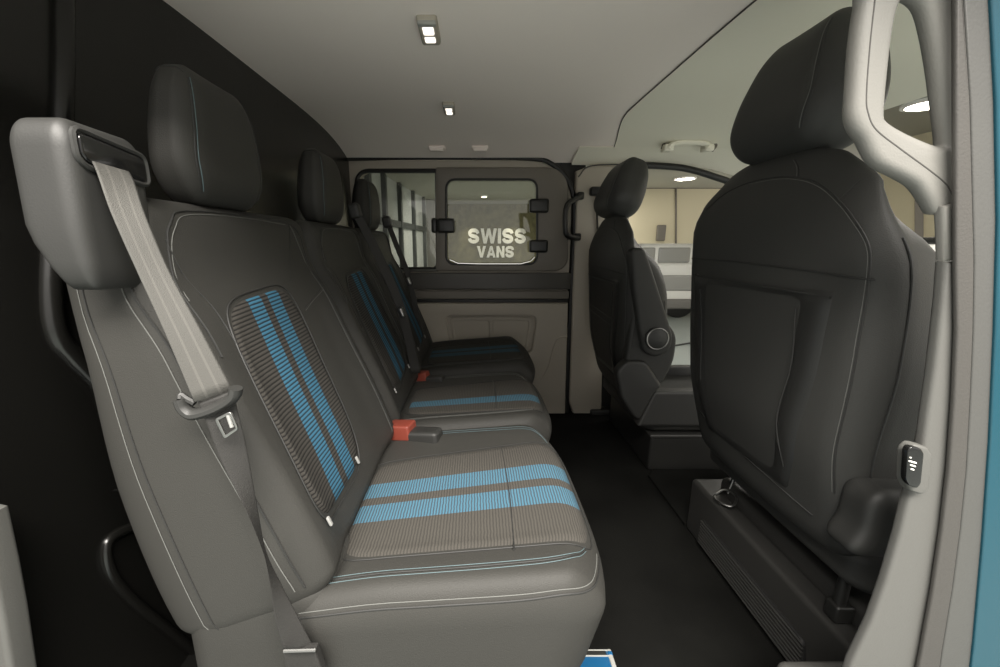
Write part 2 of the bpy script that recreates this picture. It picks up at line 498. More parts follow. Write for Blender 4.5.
# far pillar between the sliding door and the driver's door
fp = [fw(575, 172), fw(590, 166), fw(612, 166), fw(640, 166), fw(634, 200), fw(618, 245), fw(604, 300), fw(601, 350), fw(600, 412), fw(572, 412), fw(568, 400), fw(571, 300), fw(574, 220)]
struct('trim_14', plate([fp], .05, .012, lambda u, v, w: (u, FARY - .005 + w, v)), 'trim')
struct('trim_15', tube(cr([(*a,) for a in [(fw(576, 190)[0], FARY - .03, fw(576, 178)[1]), (fw(590, 167)[0], FARY - .033, fw(590, 167)[1]), (fw(640, 166)[0], FARY - .033, fw(640, 166)[1])]], 6), .003, 6), 'seal_g')
struct('shadow_plate', plate([[fw(598, 290), fw(645, 290), fw(645, 415), fw(596, 415)]], .03, .005, lambda u, v, w: (u, FARY + .02 + w, v)), 'plastic_b')  # black plate added to stand in for the shadow of the seat plinth
struct('light_leak_plug', plate([[fw(556, 150), fw(588, 150), fw(588, 415), fw(556, 415)]], .02, .003, lambda u, v, w: (u, FARY + .045 + w, v)), 'rubber')  # added dark plate behind the joint, stops light leaking past the pillar
# header over the driver's door and its black seal
hd = []
for x in (.45, .65, .8, .95, 1.1, 1.25):
    zb = .362 - .10 * smooth(.95, 1.5, x)
    hd.append([(x, 1.86, cf(x, 1.86)), (x, 1.92, cf(x, 1.92) - .004), (x, 1.965, zb + .012), (x, 1.985, zb)])
struct('trim_16', sheet(hd, (0, .03, .03)), 'head_f')
struct('trim_17', tube(cr([atY(628, 165, 1.955), atY(660, 166, 1.955), atY(685, 168.5, 1.955), atY(712, 176, 1.955), atY(740, 188, 1.955), atY(790, 225, 1.955), atY(820, 280, 1.955)], 8), .015, 10), 'rubber')
# driver's door sill
struct('trim_18', bbox(.6, 1.6, 1.93, 2.02, FLOOR - .04, FLOOR + .025, .012), 'plastic_b')

# near pillar: rear facing trim with a moulded grab loop
PX = .50
def np_(px, py, x=PX):
    p = atX(px, py, x); return (p.y, p.z)
def onx(x): return lambda u, v, w: (x + w, u, v)
loop_out = [(876, -40), (866, 0), (860, 40), (856, 90), (855, 114), (859, 128), (867, 140), (880, 163), (905, 177), (920, 186), (930, 199), (937, 211), (941, 214), (955, 212), (966, 200), (966, 100), (966, 0), (966, -40)]
loop_in = [(910, -6), (902, 8), (896, 40), (891, 85), (889, 112), (892, 120), (908, 130), (930, 140), (945, 144.5), (949, 140), (946, 110), (940, 60), (932, 18), (924, 0)]
LY_ = .44
def ly(px, py, y=LY_):
    p = atY(px, py, y); return (p.x, p.z)
def ony(y0): return lambda u, v, w: (u, y0 + w, v)
g = plate([[ly(p.x, p.y) for p in cr([(*q, 0) for q in loop_out], 4, True)], [ly(p.x, p.y) for p in cr([(*q, 0) for q in loop_in], 4, True)]], .020, .009, lambda u, v, w: (u, LY_ + .010 + w, v), 4)
struct('trim_19', g, 'trim_l')
struct('trim_20', tube(cr([atY(*p, LY_ + .0005) for p in ((877, -20), (870, 40), (866, 95), (868, 114), (876, 130), (900, 149), (930, 171), (946, 185), (954, 200))], 6), .0010, 6), 'seal_g')
up2 = [(942, 208), (957, 205), (957, 266), (940, 262)]
struct('trim_21', plate([[ly(*p, .436) for p in ((944, 206), (966, 200), (966, 261), (946, 261))]], .012, .004, ony(.436 + .006)), 'trim_l')
low = [(947, 261.5), (962, 261.5), (962, 330), (958, 400), (953, 470), (944, 530), (935, 605), (926, 667), (918, 720), (890, 880), (790, 880), (835, 720), (853, 663), (873, 622), (887, 582), (901, 535), (914, 482), (925, 442), (936, 367), (944, 300)]
struct('trim_22', plate([[ly(*p, .434) for p in low]], .014, .005, ony(.434 + .007)), 'trim_g')
# sill step at the foot of the pillar
a = atZ(762, 656, -.70)
struct('trim_23', bbox(.52, .80, .42, a.y, -.86, -.70, .018, 2, 4), 'trim_g')
# door seal, jamb and painted body edge
seal_o = [(957, -40), (957, 100), (957, 260), (958, 330), (955, 400), (950, 470), (943, 530), (934, 590), (923, 650), (905, 740), (875, 880), (905, 880), (930, 740), (943, 650), (953, 590), (961, 530), (967, 470), (971, 400), (974, 330), (975, 260), (971, 100), (962, -40)]
struct('trim_24', plate([[ly(*p, .4265) for p in seal_o]], .006, .0025, ony(.4265 + .003), 4), 'seal_g')
jamb_o = [(962, -40), (971, 100), (975, 260), (974, 330), (971, 400), (967, 470), (961, 530), (953, 590), (943, 650), (930, 740), (905, 880), (940, 880), (964, 740), (975, 640), (984, 540), (991, 440), (996, 330), (999, 220), (997, 100), (990, -40)]
struct('trim_25', plate([[ly(*p, .428) for p in jamb_o]], .006, .002, ony(.428 + .003), 4), 'seal_l')
body_o = [(990, -40), (997, 100), (999, 220), (996, 330), (991, 440), (984, 540), (975, 640), (964, 740), (940, 880), (1090, 880), (1090, -180), (1000, -180)]
struct('trim_26', plate([[ly(*p, .425) for p in body_o]], .006, .002, ony(.425 + .003), 4), 'paint')

struct('trim_32', bbox(-.66, 1.3, .25, .34, .395, .50, .03, 2, 4), 'paint')
struct('trim_33', bbox(-.66, 1.3, .24, .34, -1.02, -.865, .02, 2, 4), 'paint')

# ================================================================== SHOWROOM outside
gx = [[(x, y, GROUND) for y in (-5, 4, 10, 20)] for x in (-6, 0, 4, 9)]
struct('floor_showroom', sheet(gx, (0, 0, -.1)), 'tile', smooth=False)
CH = 1.6
struct('ceiling_showroom', sheet([[(x, y, CH) for y in (1, 6, 12, 18)] for x in (-6, 0, 4, 9)], (0, 0, .1)), 'ceilg', smooth=False)
struct('wall_sign', sheet([[(x, 16.8, z) for z in (GROUND, 0, CH)] for x in (-2.4, 1, 4.2)], (0, .15, 0)), 'wallo', smooth=False)
struct('wall_right', sheet([[(x, 12.2, z) for z in (GROUND, 0, CH)] for x in (3.4, 6, 9)], (0, .15, 0)), 'wallc', smooth=False)
struct('wall_front', sheet([[(6.6, y, z) for z in (GROUND, 0, CH)] for y in (-2, 4, 7)], (.15, 0, 0)), 'wallc', smooth=False)
# joints and fittings on the cream wall
def onr(px, py, y=12.18): return atY(px, py, y)
struct('trim_27', tube([onr(676, 150), onr(676, 320)], .03, 6), 'winf')
struct('trim_28', tube([onr(560, 187.5), onr(760, 187.5)], .035, 6), 'winf')
struct('trim_29', tube([atX(919, 150, 6.58), atX(919, 330, 6.58)], .06, 4), 'winf')
a, b = onr(657, 225), onr(664, 241)
ob('wall_panel', bbox(a.x, b.x, 12.10, 12.2, b.z, a.z, .03), 'winf', label='small grey panel on the cream showroom wall outside', cat='panel')
# glazed partition on the left of the showroom
px0, px1 = -2.15, -1.62
def gw(y, z): return (px0 + (px1 - px0) * (y - 9.8) / 7.0, y, z)
struct('window_3', sheet([[gw(y, z) for z in (GROUND, 0, CH)] for y in (6.2, 10, 16.8)], (-.06, 0, 0)), 'pane', smooth=False)
pw = bpy.data.objects['window_3']
for y in (6.5, 7.6, 8.7, 9.8, 11.2, 12.8, 14.4):
    x, yy, _ = gw(y, 0)
    struct('mullion', bbox(x - .06, x + .09, y - .11, y + .11, GROUND, CH, .01, 1, 1), 'mull', pw)
for z in (-.95, .45):
    struct('transom', sheet([[gw(6.2, z), gw(6.2, z + .16)], [gw(14.6, z), gw(14.6, z + .16)]], (.08, 0, 0)), 'mull', pw, smooth=False)
struct('column_showroom', bbox(-1.85, -1.45, 15.0, 15.5, GROUND, CH, .02), 'trim_l')

# ================================================================== THE SIGN
def glyph(ch):
    if ch == 'S':
        T = .24
        path = [(.93, .70), (.86, .86), (.70, .95), (.5, .97), (.3, .95), (.15, .86), (.10, .73), (.16, .60), (.32, .53), (.55, .48), (.75, .42), (.88, .33), (.90, .22), (.80, .10), (.62, .04), (.42, .03), (.24, .08), (.12, .18), (.08, .30)]
        P = cr([Vector((x * .86 + .06, y * .80 + .10, 0)) for x, y in path], 5)
        L, R = [], []
        for i, p in enumerate(P):
            t = (P[min(i + 1, len(P) - 1)] - P[max(i - 1, 0)]).normalized(); n = Vector((-t.y, t.x, 0))
            L.append(p + n * .125); R.append(p - n * .125)
        return ([(p.x, p.y) for p in L], [(p.x, p.y) for p in R]), 1.0
    if ch == 'W':
        return [[(0, 1), (.27, 1), (.40, .38), (.58, 1), (.82, 1), (1.0, .38), (1.13, 1), (1.4, 1), (1.14, 0), (.88, 0), (.70, .60), (.52, 0), (.26, 0)]], 1.4
    if ch == 'I': return [[(0, 0), (.28, 0), (.28, 1), (0, 1)]], .28
    if ch == 'V': return [[(0, 1), (.31, 1), (.5, .36), (.69, 1), (1, 1), (.64, 0), (.36, 0)]], 1.0
    if ch == 'A': return [[(0, 0), (.37, 1), (.63, 1), (1, 0), (.72, 0), (.66, .18), (.34, .18), (.28, 0)], [(.40, .38), (.60, .38), (.5, .70)]], 1.0
    if ch == 'N': return [[(0, 0), (.27, 0), (.27, .56), (.63, 0), (.9, 0), (.9, 1), (.63, 1), (.63, .44), (.27, 1), (0, 1)]], .9
SY = 16.72
def word(s, pxl, pxr, pyt, pyb, parent):
    tl = atY(pxl, pyt, SY); br = atY(pxr, pyb, SY)
    W = br.x - tl.x; H = tl.z - br.z
    gs = [glyph(c) for c in s]; gap = .09
    tot = sum(g[1] for g in gs) + gap * (len(s) - 1); k = W / tot; x = tl.x
    for (loops, w), c in zip(gs, s):
        if isinstance(loops, tuple):
            rw = [[(x + u0 * k, SY - .035, br.z + v0 * H), (x + u1 * k, SY - .035, br.z + v1 * H)] for (u0, v0), (u1, v1) in zip(*loops)]
            ob('letter', sheet(rw, (0, .07, 0)), 'letter', parent, smooth=False)
            x += (w + gap) * k; continue
        ob('letter', plate([[(x + u * k, br.z + v * H) for u, v in L] for L in loops], .07, .004, lambda u, v, w_: (u, SY + w_, v), 1), 'letter', parent, smooth=False)
        x += (w + gap) * k
p = atY(497, 258, SY)
sg = thing('wall_sign_lettering', p, 'white two-line SWISS VANS lettering on the olive showroom wall, seen through the sliding window', 'sign')
word('SWISS', 468, 526, 228.5, 243.5, sg)
word('VANS', 477, 514, 246, 257.5, sg)

# white vehicle seen past the driver's seat
VY = 7.6
def vz(py): return atY(670, py, VY).z
def vx(px): return atY(px, 270, VY).x
car = thing('parked_van', (vx(690), VY + .9, GROUND), 'white parked vehicle on the showroom floor, seen past the seat with the armrest', 'vehicle')
def carD(a, b, t): return (a, b, t)
x0, x1 = vx(636), vx(905)
ob('body', join(bbox(x0, x1, VY, VY + 1.7, GROUND + .32, vz(263), .09, 4, 4), bbox(x0 + .05, x1 - .9, VY + .06, VY + 1.64, vz(268), vz(243.5), .12, 4, 4)), 'white', car)
for q0, q1 in ((658, 690), (694, 730), (641, 655)):
    ob('side_window', bbox(vx(q0), vx(q1), VY + .03, VY + .1, vz(263), vz(247.5), .035, 2, 3), 'grey', car)
ob('sill_band', bbox(x0 - .01, x1, VY - .03, VY + .2, vz(291), vz(275), .04, 2, 3), 'grey', car)
ob('bumper', bbox(x0 - .02, x1 + .02, VY - .06, VY + .3, vz(309), vz(299), .05, 2, 3), 'trim_l', car)
for wx in (x0 + .9, x1 - .8):
    for wy in (VY + .12, VY + 1.55):
        w_ = ob('wheel', lathe([(.12, -.1), (.29, -.1), (.33, -.07), (.33, .07), (.29, .1), (.12, .1)], (wx, wy, GROUND + .33), (0, 1, 0), 28), 'rubber', car)
# another white vehicle ahead of the windscreen
e = atX(920, 238, 4.6)
c2 = thing('parked_car', (4.9, e.y - .1, GROUND), 'white vehicle with dark roof edge outside, between the near seat and the pale pillar', 'vehicle')
zt = atX(930, 238, 4.6).z
ob('body', bbox(4.55, 6.2, e.y - 1.6, e.y + .35, GROUND + .3, atX(930, 243, 4.6).z, .10, 4, 4), 'white', c2)
ob('roof_edge', bbox(4.58, 6.1, e.y - 1.55, e.y + .30, atX(930, 244, 4.6).z, atX(930, 237, 4.6).z, .03, 4, 3), 'plastic_b', c2)
for wx, wy in ((4.95, e.y - 1.3), (4.95, e.y + .1), (5.85, e.y - 1.3), (5.85, e.y + .1)):
    ob('wheel', lathe([(.12, -.1), (.28, -.1), (.31, -.07), (.31, .07), (.28, .1), (.12, .1)], (wx, wy, GROUND + .31), (1, 0, 0), 24), 'rubber', c2)
# cable lying on the showroom floor
ob('floor_cable', tube(cr([atZ(x, y, GROUND + .012) for x, y in ((640, 352), (665, 347), (678, 345), (690, 343), (720, 338))], 8), .012, 6), 'cable', label='thin black cable across the pale showroom floor outside the doorway', cat='cable')
# recessed showroom ceiling lamps
def lampdisc(x, y, lab, w=.24):
    t = thing('ceiling_lamp', (x, y, CH - .03), lab, 'lamp', 'showroom ceiling lamps')
    ob('lamp_rim', lathe([(w, .03), (w, 0), (w * .84, -.006), (w * .82, .012)], (x, y, CH - .03), (0, 0, 1), 24), 'white', t)
    ob('lens', lathe([(w * .83, .01), (w * .83, .002), (.02, -.004)], (x, y, CH - .03), (0, 0, 1), 24), 'lampg', t)
for (px, py), lab in zip(((685, 178), (932, 102), (890, 88), (484, 196)),
        ('round lit lamp in the showroom ceiling over the driver\'s doorway', 'brighter round lamp seen through the lower part of the pale grab loop', 'round lamp seen at the left edge of the pale grab loop', 'small lit lamp in the ceiling above the SWISS VANS wall')):
    q = atZ(px, py, CH); lampdisc(q.x, q.y, lab, .26 if px != 484 else .12)

# ================================================================== BENCH
bench = thing('bench_seat', (0, 1.19, FLOOR), 'three-place charcoal leather rear bench with blue-striped fabric inserts, along the black bulkhead', 'bench seat')
UB = Vector((-.368, 0, .930)); NF = Vector((.930, 0, .368)); P0 = Vector((-.2, 0, -.5))
def bkab(px, py):
    """point of the picture on the plane of the backrest fronts -> (across, up the back)"""
    r = ray(px, py); n = Vector((1, 0, .396)); p = r * (-.398 / n.dot(r))
    return p.y, (p - P0).dot(UB)
def backrest(y0, y1, top=.60):
    yc = (y0 + y1) / 2; hw = (y1 - y0) / 2
    bot = .0; hb = (top - bot) / 2; bc = (top + bot) / 2
    HT = .075
    def D(a, b, t):
        bb = b + bc                     # height up the back
        u = a / hw
        f = (t / HT + 1) / 2            # 0 back .. 1 front
        bol = .013 * smooth(.52, .86, abs(u)) * smooth(-.05, .06, bb) * (1 - smooth(.40, .50, bb))
        lum = .005 * math.exp(-((bb - .16) / .12) ** 2)
        top_ = .022 * smooth(.47, .60, bb)
        wedge = -.10 * (1 - f) * (1 - smooth(.0, .58, bb)) + .045 * (1 - f) * smooth(.25, .6, bb)
        narrow = 1 - .06 * smooth(.46, .62, bb)
        return (a * narrow, b, t + f * (bol + lum + top_) + wedge)
    o = P0 + UB * bc - NF * HT + Vector((0, yc, 0))
    return Pad((hw, hb, HT), (.035, .045, .055), o, (0, 1, 0), UB, NF, D, 16, 5), yc, bc
SEATS = ((.462, .972), (.975, 1.425), (1.428, 1.90))
seat_lab = (None, None, None)
INS = ((.545, .805), (1.075, 1.345), (1.545, 1.80))
for i, (y0, y1) in enumerate(SEATS):
    pd, yc, bc = backrest(y0, y1, .608)
    br = ob('backrest', pd.geo(), 'leather', bench, auto=0)
    L = lambda y, b: (y - yc, b - bc)
    i0, i1 = INS[i]
    top0, bot0 = .462, .075
    quad = [L(i0 + .0, bot0), L(i1 - .045 if i == 0 else i1, bot0 + .03), L(i1, top0), L(i0 + .03, top0 - .01)]
    if i == 0: quad = [L(.500, .085), L(.740, .075), L(.795, .464), L(.555, .452)]
    g, uv, rim = pd.patch(quad, .003, k=5)
    fi = ob('fabric_insert', g, FAB_BACK, br, uv=uv, auto=0)
    ob('piping', tube(rim, .0014, 6, True), 'piping', br)
    w = (y1 - y0)
    # rim seam round the top and down both sides
    sd = .052
    many('seam', [pd.seam([L(y0 + .036, .38), L(y0 + .045, .52), L(y0 + .06, .560), L(y0 + .10, .580), L(y0 + w * .5, .586), L(y1 - .10, .580), L(y1 - .055, .555), L(y1 - .05, .52), L(y1 - .05, .3), L(y1 - .05, .05)], .0024)], 'piping', br)
    many('stitching', [pd.seam([L(y0 + .046, .46), L(y0 + .051, .52), L(y0 + .066, .553), L(y0 + .105, .574), L(y0 + w * .5, .580), L(y1 - .105, .574)], .0010)], 'stitch', br)
    many('seam', [pd.seam([L(y0 + .045, .540), L(y0 + .062, .495), L(y0 + .082, .45), L(y0 + .086, .40), L(y0 + .085, .3)], .0018),
                    pd.seam([L(i1 - .0, .46), L(i1 + .045, .52), L(y1 - .085, .580)], .0014),
                    pd.seam([L(i1 + .004, .40), L(y1 - .05, .43)], .0014)], 'piping', br)
    many('stitching', [pd.seam([L(y1 - .085, .573), L(y1 - .062, .50), L(y1 - .056, .42), L(y1 - .056, .25), L(y1 - .056, .02)], .0011),
                         pd.seam([L(i1 + .004, .397), L(y1 - .055, .426)], .0009)], 'stitch', br)
    if i == 0:
        # seam and pale stitching down the outer bolster, seam on the side panel
        fr = [(-.252, b - bc, pd.h[2] * k) for b, k in ((.50, .62), (.42, .66), (.30, .70), (.20, .72), (.10, .74), (.045, .78))]
        ob('seam', pd.seam(fr, .0026), 'piping', br)
        ob('stitching', pd.seam([(a, b, t - .012) for a, b, t in fr], .0012), 'stitch', br)
        sp_ = [(-pd.h[0], b - bc, t) for b, t in ((.57, -.022), (.40, -.024), (.20, -.026), (.02, -.028))]
        ob('seam', pd.seam(sp_, .0016), 'piping', br)
        ob('stitching', pd.seam([(a, b, t - .009) for a, b, t in sp_], .0009), 'stitch', br)
    for (yy, b) in ((i1 - .035 if i else .700, .098), (i0 if i else .520, .098)):
        c = pd.pt(*L(yy, b), off=.004)
        ob('anchor_tag', Pad((.0028, .0075, .002), (.001, .002, .001), c, (0, 1, 0), UB, NF, None, 1, 2).geo(), 'tag', br, label='small white anchor tag')

# headrests
def headrest(c, hw, hh, ht, B, T, parent, m, stitch, seam_side=-1, posts=True, taper=.16, lean=.0):
    def D(a, b, t):
        k = (b / hh + 1) / 2
        na = a * (1 - taper * smooth(.3, 1.0, k)) * (1 - .10 * smooth(.35, 0, k))
        f = (t / ht + 1) / 2
        nt = t * (1 - .22 * smooth(.45, 1, k)) - .018 * math.cos(a / hw * 1.5) * (1 - f) - .010 * (1 - (a / hw) ** 2) * 0 + lean * k * k
        return (na, b, nt)
    pd = Pad((hw, hh, ht), (hw * .42, hh * .55, ht * .75), c, (0, 1, 0), B, T, D, 10, 6)
    hr = ob('headrest', pd.geo(), m, parent, auto=0)
    return pd, hr
HB = Vector((.03, 0, .9995)); HT_ = Vector((.9995, 0, -.03))
for i, (yc, zc, xc) in enumerate(((.682, .152, -.416), (1.180, .152, -.425), (1.655, .150, -.425))):
    pd, hr = headrest((xc, yc, zc),   .106, .094, .034, HB, HT_, bench, 'leather', 'stitch_b')
    for sgn in (-1, 1):
        if i == 0 or sgn == -1:
            s_ = [(sgn * .092, b, .034) for b in (-.092, -.07, -.03, .03, .065, .088)]
            many('seam', [pd.seam(s_, .0017), pd.seam([(sgn * .092, .091, .025), (sgn * .092, .094, 0), (sgn * .092, .091, -.025)], .0017)], 'piping', hr)
            ob('stitching', pd.seam([(a + .006, b, t) for a, b, t in s_], .0010), 'stitch_b', hr)
    for dy in (-.058, .058):
        b0 = Vector((xc - .018, yc + dy, zc)) - HB * .075; b1 = b0 - HB * .07
        ob('post', tube([b0, b1], .0075, 12), 'chrome', hr, label='chrome headrest post')
        cc = Vector((xc - .016, yc + dy, zc)) - HB * .106
        ob('post_collar', lathe([(.018, -.012), (.019, .004), (.014, .010)], cc, HB, 16), 'plastic', hr)

# cushions
def cushion(y0, y1, x0, x1, zt, depth, i):
    yc = (y0 + y1) / 2; hw = (y1 - y0) / 2; xc = (x0 + x1) / 2; hx = (x1 - x0) / 2; hz = depth / 2
    def D(a, b, t):
        # a across, b fore-aft, t up
        u = a / hw; v = b / hx; f = (t / hz + 1) / 2
        up = .008 * (1 - u * u) + .020 * v - .02 * smooth(.55, 1.0, v) ** 2
        bol = .012 * smooth(.55, .85, abs(u)) * (1 - smooth(.7, 1, v)) * smooth(-1.0, -.3, v)
        tuck = -.05 * (1 - f) * smooth(-.2, 1, v)
        return (a, b + tuck - .035 * abs(u) ** 4 * smooth(.1, 1, v), t + f * (up + bol))
    return Pad((hw, hx, hz), (.035, .075, .05), (xc, yc, zt - hz), (0, 1, 0), (1, 0, 0), (0, 0, 1), D, 16, 5), yc, xc
CUSH = ((.455, .985), (.99, 1.425), (1.43, 1.92))
for i, (y0, y1) in enumerate(CUSH):
    pd, yc, xc = cushion(y0, y1, -.30, (.225, .240, .258)[i], -.478 + (.020 if i == 2 else 0), .185, i)
    cu = ob('seat_cushion', pd.geo(), 'leather', bench, auto=0)
    L = lambda y, x: (y - yc, x - xc)
    if i == 0: q = [(.528, -.228), (.825, -.228), (.885, .218), (.540, .218)]
    elif i == 1: q = [(1.08, -.21), (1.30, -.21), (1.34, .215), (1.06, .215)]
    else: q = [(1.53, -.20), (1.80, -.20), (1.83, .20), (1.52, .20)]
    # u must run across with the bands; patch corners BL, BR, TR, TL with v = fore-aft
    g, uv, rim = pd.patch([L(*p) for p in q], .003, k=9)
    ob('fabric_insert', g, FAB_MID if i == 1 else FAB, cu, uv=uv, auto=0)
    ob('piping', tube(rim, .0012, 6, True), 'piping', cu)
    xm = .062
    ob('seam', pd.seam([L(q[0][0] + .0, xm), L((q[0][0] + q[1][0]) / 2, xm + .003), L(q[1][0] + .03, xm)], .0026, .002), 'piping', cu)
    # double stitched bolster seams
    a0 = y0 + (.042 if i == 0 else .055); a1 = y1 - .045
    for yy, s in ((a0, 1), (a1, -1)):
        pth = [L(yy, -.235), L(yy, -.1), L(yy + .002 * s, .05), L(yy + .006 * s, .13), L(yy + .02 * s, .165), L(yy + .045 * s, .185)]
        ob('seam', pd.seam(pth, .0016), 'piping', cu)
        for d in (-.005, .005):
            ob('stitching', pd.seam([(p[0] + d * s, p[1]) for p in pth], .0009), 'stitch_b' if i == 0 else 'stitch', cu)
    if i == 0:
        e = [(-pd.h[0] + .006, -.24 , pd.h[2] - .022), (-pd.h[0] + .006, 0, pd.h[2] - .022), (-pd.h[0] + .006, .15, pd.h[2] - .020), (-pd.h[0] + .012, .215, pd.h[2] - .012), (-pd.h[0] + .045, .245, pd.h[2] - .008), (-pd.h[0] + .10, .255, pd.h[2] - .02)]
        ob('seam', pd.seam(e, .0024), 'piping', cu)
        ob('stitching', pd.seam([(a - .0, b, t + .010) for a, b, t in e], .0011), 'stitch', cu)
# lower side skirt at the near end of the bench
ob('side_skirt', bbox(-.432, -.20, .4645, .62, -.74, -.46, .05, 3, 5), 'leather', bench)
ob('seat_frame', bbox(-.34, .10, .50, 1.86, -.70, -.60, .02, 2, 3), 'plastic_b', bench)
for x in (-.30, .04):
    for y in (.56, 1.20, 1.80):
        ob('leg', bbox(x - .03, x + .03, y - .03, y + .03, FLOOR, -.64, .01), 'plastic_b', bench)

# belt housing on the near shoulder of the bench
def housD(a, b, t):
    k = smooth(-.2, -1.0, b / .083)
    return (a + k * (.010 - .012 * a / .034), b, t * (1 - .12 * k))
hs = Pad((.031, .084, .050), (.015, .030, .018), (-.420, .457, .036), (1, 0, 0), (0, .04, .999), (0, 1, -.04), housD, 6, 5)
hso = ob('belt_housing', hs.geo(), 'plastic', bench, auto=0)
# slot on its front face
F0 = Vector((-.350, .452, .040))
def hf(y, z, off=0): return Vector((-.389 + off, y, z))
ob('slot', plate([rpoly([(.421, .108), (.500, .098), (.500, .076), (.495, .070), (.427, .080), (.421, .087)], .008, 4)], .012, .003, lambda u, v, w: (-.389 + w - .002, u, v)), 'gloss_b', hso)
ob('slot_rim', tube([(-.388, a, b) for a, b in rpoly([(.418, .112), (.503, .101), (.503, .068), (.426, .076), (.418, .084)], .010, 4)], .003, 6, True), 'plastic', hso)

# ================================================================== SEAT BELTS
def ribbon(left, right, m, thick=.0012, n=6, stripes=False):
    Lp = cr(left, n); Rp = cr(right, n); rows = []
    W = 15
    for a, b in zip(Lp, Rp): rows.append([a + (b - a) * (k / (W - 1)) for k in range(W)])
    nrm = (Rp[0] - Lp[0]).cross(Lp[-1] - Lp[0]).normalized()
    V, Fc = sheet(rows, nrm * thick)
    mi = []
    nf = (len(rows) - 1) * (W - 1)
    for i in range(len(Fc)):
        k = (i % (W - 1)) if i < 2 * nf else 0
        mi.append(1 if stripes and k in (4, 9) else 0)
    return V, Fc, mi
b1 = thing('seat_belt', (-.30, .43, -.5), 'pale grey seat belt hanging from the shoulder housing at the near end of the bench', 'seat belt')
LY, RY = .425, .440
top_l = [hf(.428, .094, -.004), hf(.430, .078, .006), atY(112, 213, LY - .004), atY(140, 276, LY - .006), atY(168, 338, LY - .006), atY(195, 402, LY - .004)]
top_r = [hf(.470, .090, -.004), hf(.472, .074, .008), atY(146, 216, RY + .006), atY(170, 272, RY), atY(200, 328, RY - .002), atY(233, 390, RY)]
ob('webbing', ribbon(top_l, top_r, None, stripes=True), ['webbing', 'webbing_s'], b1, label='pale grey webbing running down from the shoulder', auto=0)
lo_l = [atY(x, y, LY) for x, y in ((198, 403), (206, 422), (220, 459), (244, 507), (263, 552), (270, 585), (275, 619), (284, 652))]
lo_r = [atY(x, y, RY) for x, y in ((233, 391), (238, 412), (246, 445), (256, 500), (266, 551), (281, 584), (299, 619), (315, 650))]
ob('lap_webbing', ribbon(lo_l, lo_r, None), ['webbing_d', 'webbing_d'], b1, label='darker lap webbing below the belt guide', auto=0)
# belt guide clip
gc = cr([atY(x, y, .428) for x, y in ((180, 399), (184, 408), (193, 414), (208, 411), (224, 404), (234, 396), (236, 388))], 6)
ob('belt_guide', join(tube(gc, .0085, 10, flat=.8), tube(cr([gc[0], atY(181, 395, .43), atY(187, 399, .43), atY(195, 403, .43)], 5), .004, 8)), 'plastic', b1)
# tongue with slot
tc = [atY(x, y, .420) for x, y in ((216, 418), (232, 410), (240, 428), (226, 438))]
tn = plate([rpoly([(p.x, p.z) for p in tc], .004, 4), [(p.x, p.z) for p in (atY(220, 419, .42), atY(231, 413.5, .42), atY(237, 427, .42), atY(227, 434, .42))]], .003, .0008, lambda u, v, w: (u, .418 + w, v))
ob('tongue', tn, 'steel', b1, label='steel belt tongue')
ob('tongue_button', tube([atY(228, 415, .418), atY(232, 427, .418)], .0022, 8), 'tag', b1)
ac = [atY(x, y, .432) for x, y in ((283, 650), (316, 649), (330, 690), (290, 690))]
ob('anchor', plate([[(p.x, p.z) for p in ac]], .014, .003, lambda u, v, w: (u, .436 + w, v)), 'webbing_d', b1)
ob('anchor_edge', tube([atY(284, 651, .422), atY(316, 650, .422)], .0025, 8), 'steel', b1)

def wedge_belt(lab, top, pts, y, wpx, tongue):
    t = thing('seat_belt', atY(*pts[-1], y), lab, 'seat belt')
    l = [atY(px - wpx / 2, py, y) for px, py in pts]; r = [atY(px + wpx / 2, py - 1, y + .012) for px, py in pts]
    ob('webbing', ribbon(l, r, None), ['webbing_d', 'webbing_d'], t, auto=0)
    c = atY(*top, y + .01)
    ob('shoulder_guide', Pad((.020, .024, .018), (.011, .013, .010), c, (0, 1, 0), (-.2, 0, .98), (.98, 0, .2), None, 3, 4).geo(), 'plastic', t)
    k = atY(*tongue, y - .003)
    ob('tongue', Pad((.016, .017, .006), (.006, .006, .004), k, (0, 1, 0), UB, NF, None, 2, 3).geo(), 'steel', t)
    return t
wedge_belt('dark seat belt over the middle backrest of the bench', (355, 211), [(354, 211), (363, 226), (377, 253), (391, 284), (402, 312), (410, 345), (416, 374)], 1.33, 9, (402, 312))
wedge_belt('dark seat belt at the far end of the bench beside the fixed window', (387, 222), [(388, 222), (392, 234), (399, 252), (407, 272), (414, 300), (420, 335)], 1.76, 5, (409, 281))

# buckles
def buckle(lab, px, py, y, sc):
    c = atY(px, py, y)
    c = c + Vector((0, 0, .006)); t = thing('seat_belt_buckle', c - Vector((0, 0, .02)), lab, 'seat belt buckle')
    A = Vector((.94, -.28, .12)).normalized(); T = Vector((-.10, .05, 1)).normalized(); T = (T - A * T.dot(A)).normalized(); B = T.cross(A)
    ob('buckle_body', Pad((.050 * sc, .024 * sc, .017 * sc), (.012 * sc, .010 * sc, .009 * sc), c + A * .046 * sc - T * .012, A, B, T, None, 3, 4).geo(), 'plastic', t)
    ob('release_button', Pad((.033 * sc, .025 * sc, .020 * sc), (.006 * sc, .006 * sc, .006 * sc), c - A * .010 + T * .002, A, B, T, None, 2, 3).geo(), 'red', t, label='red release button')
    return t
buckle('red-topped buckle between the near and middle cushions of the bench', 405, 433, .945, 1)
buckle('smaller-looking red-topped buckle between the middle and far cushions', 424, 378, 1.39, .8)

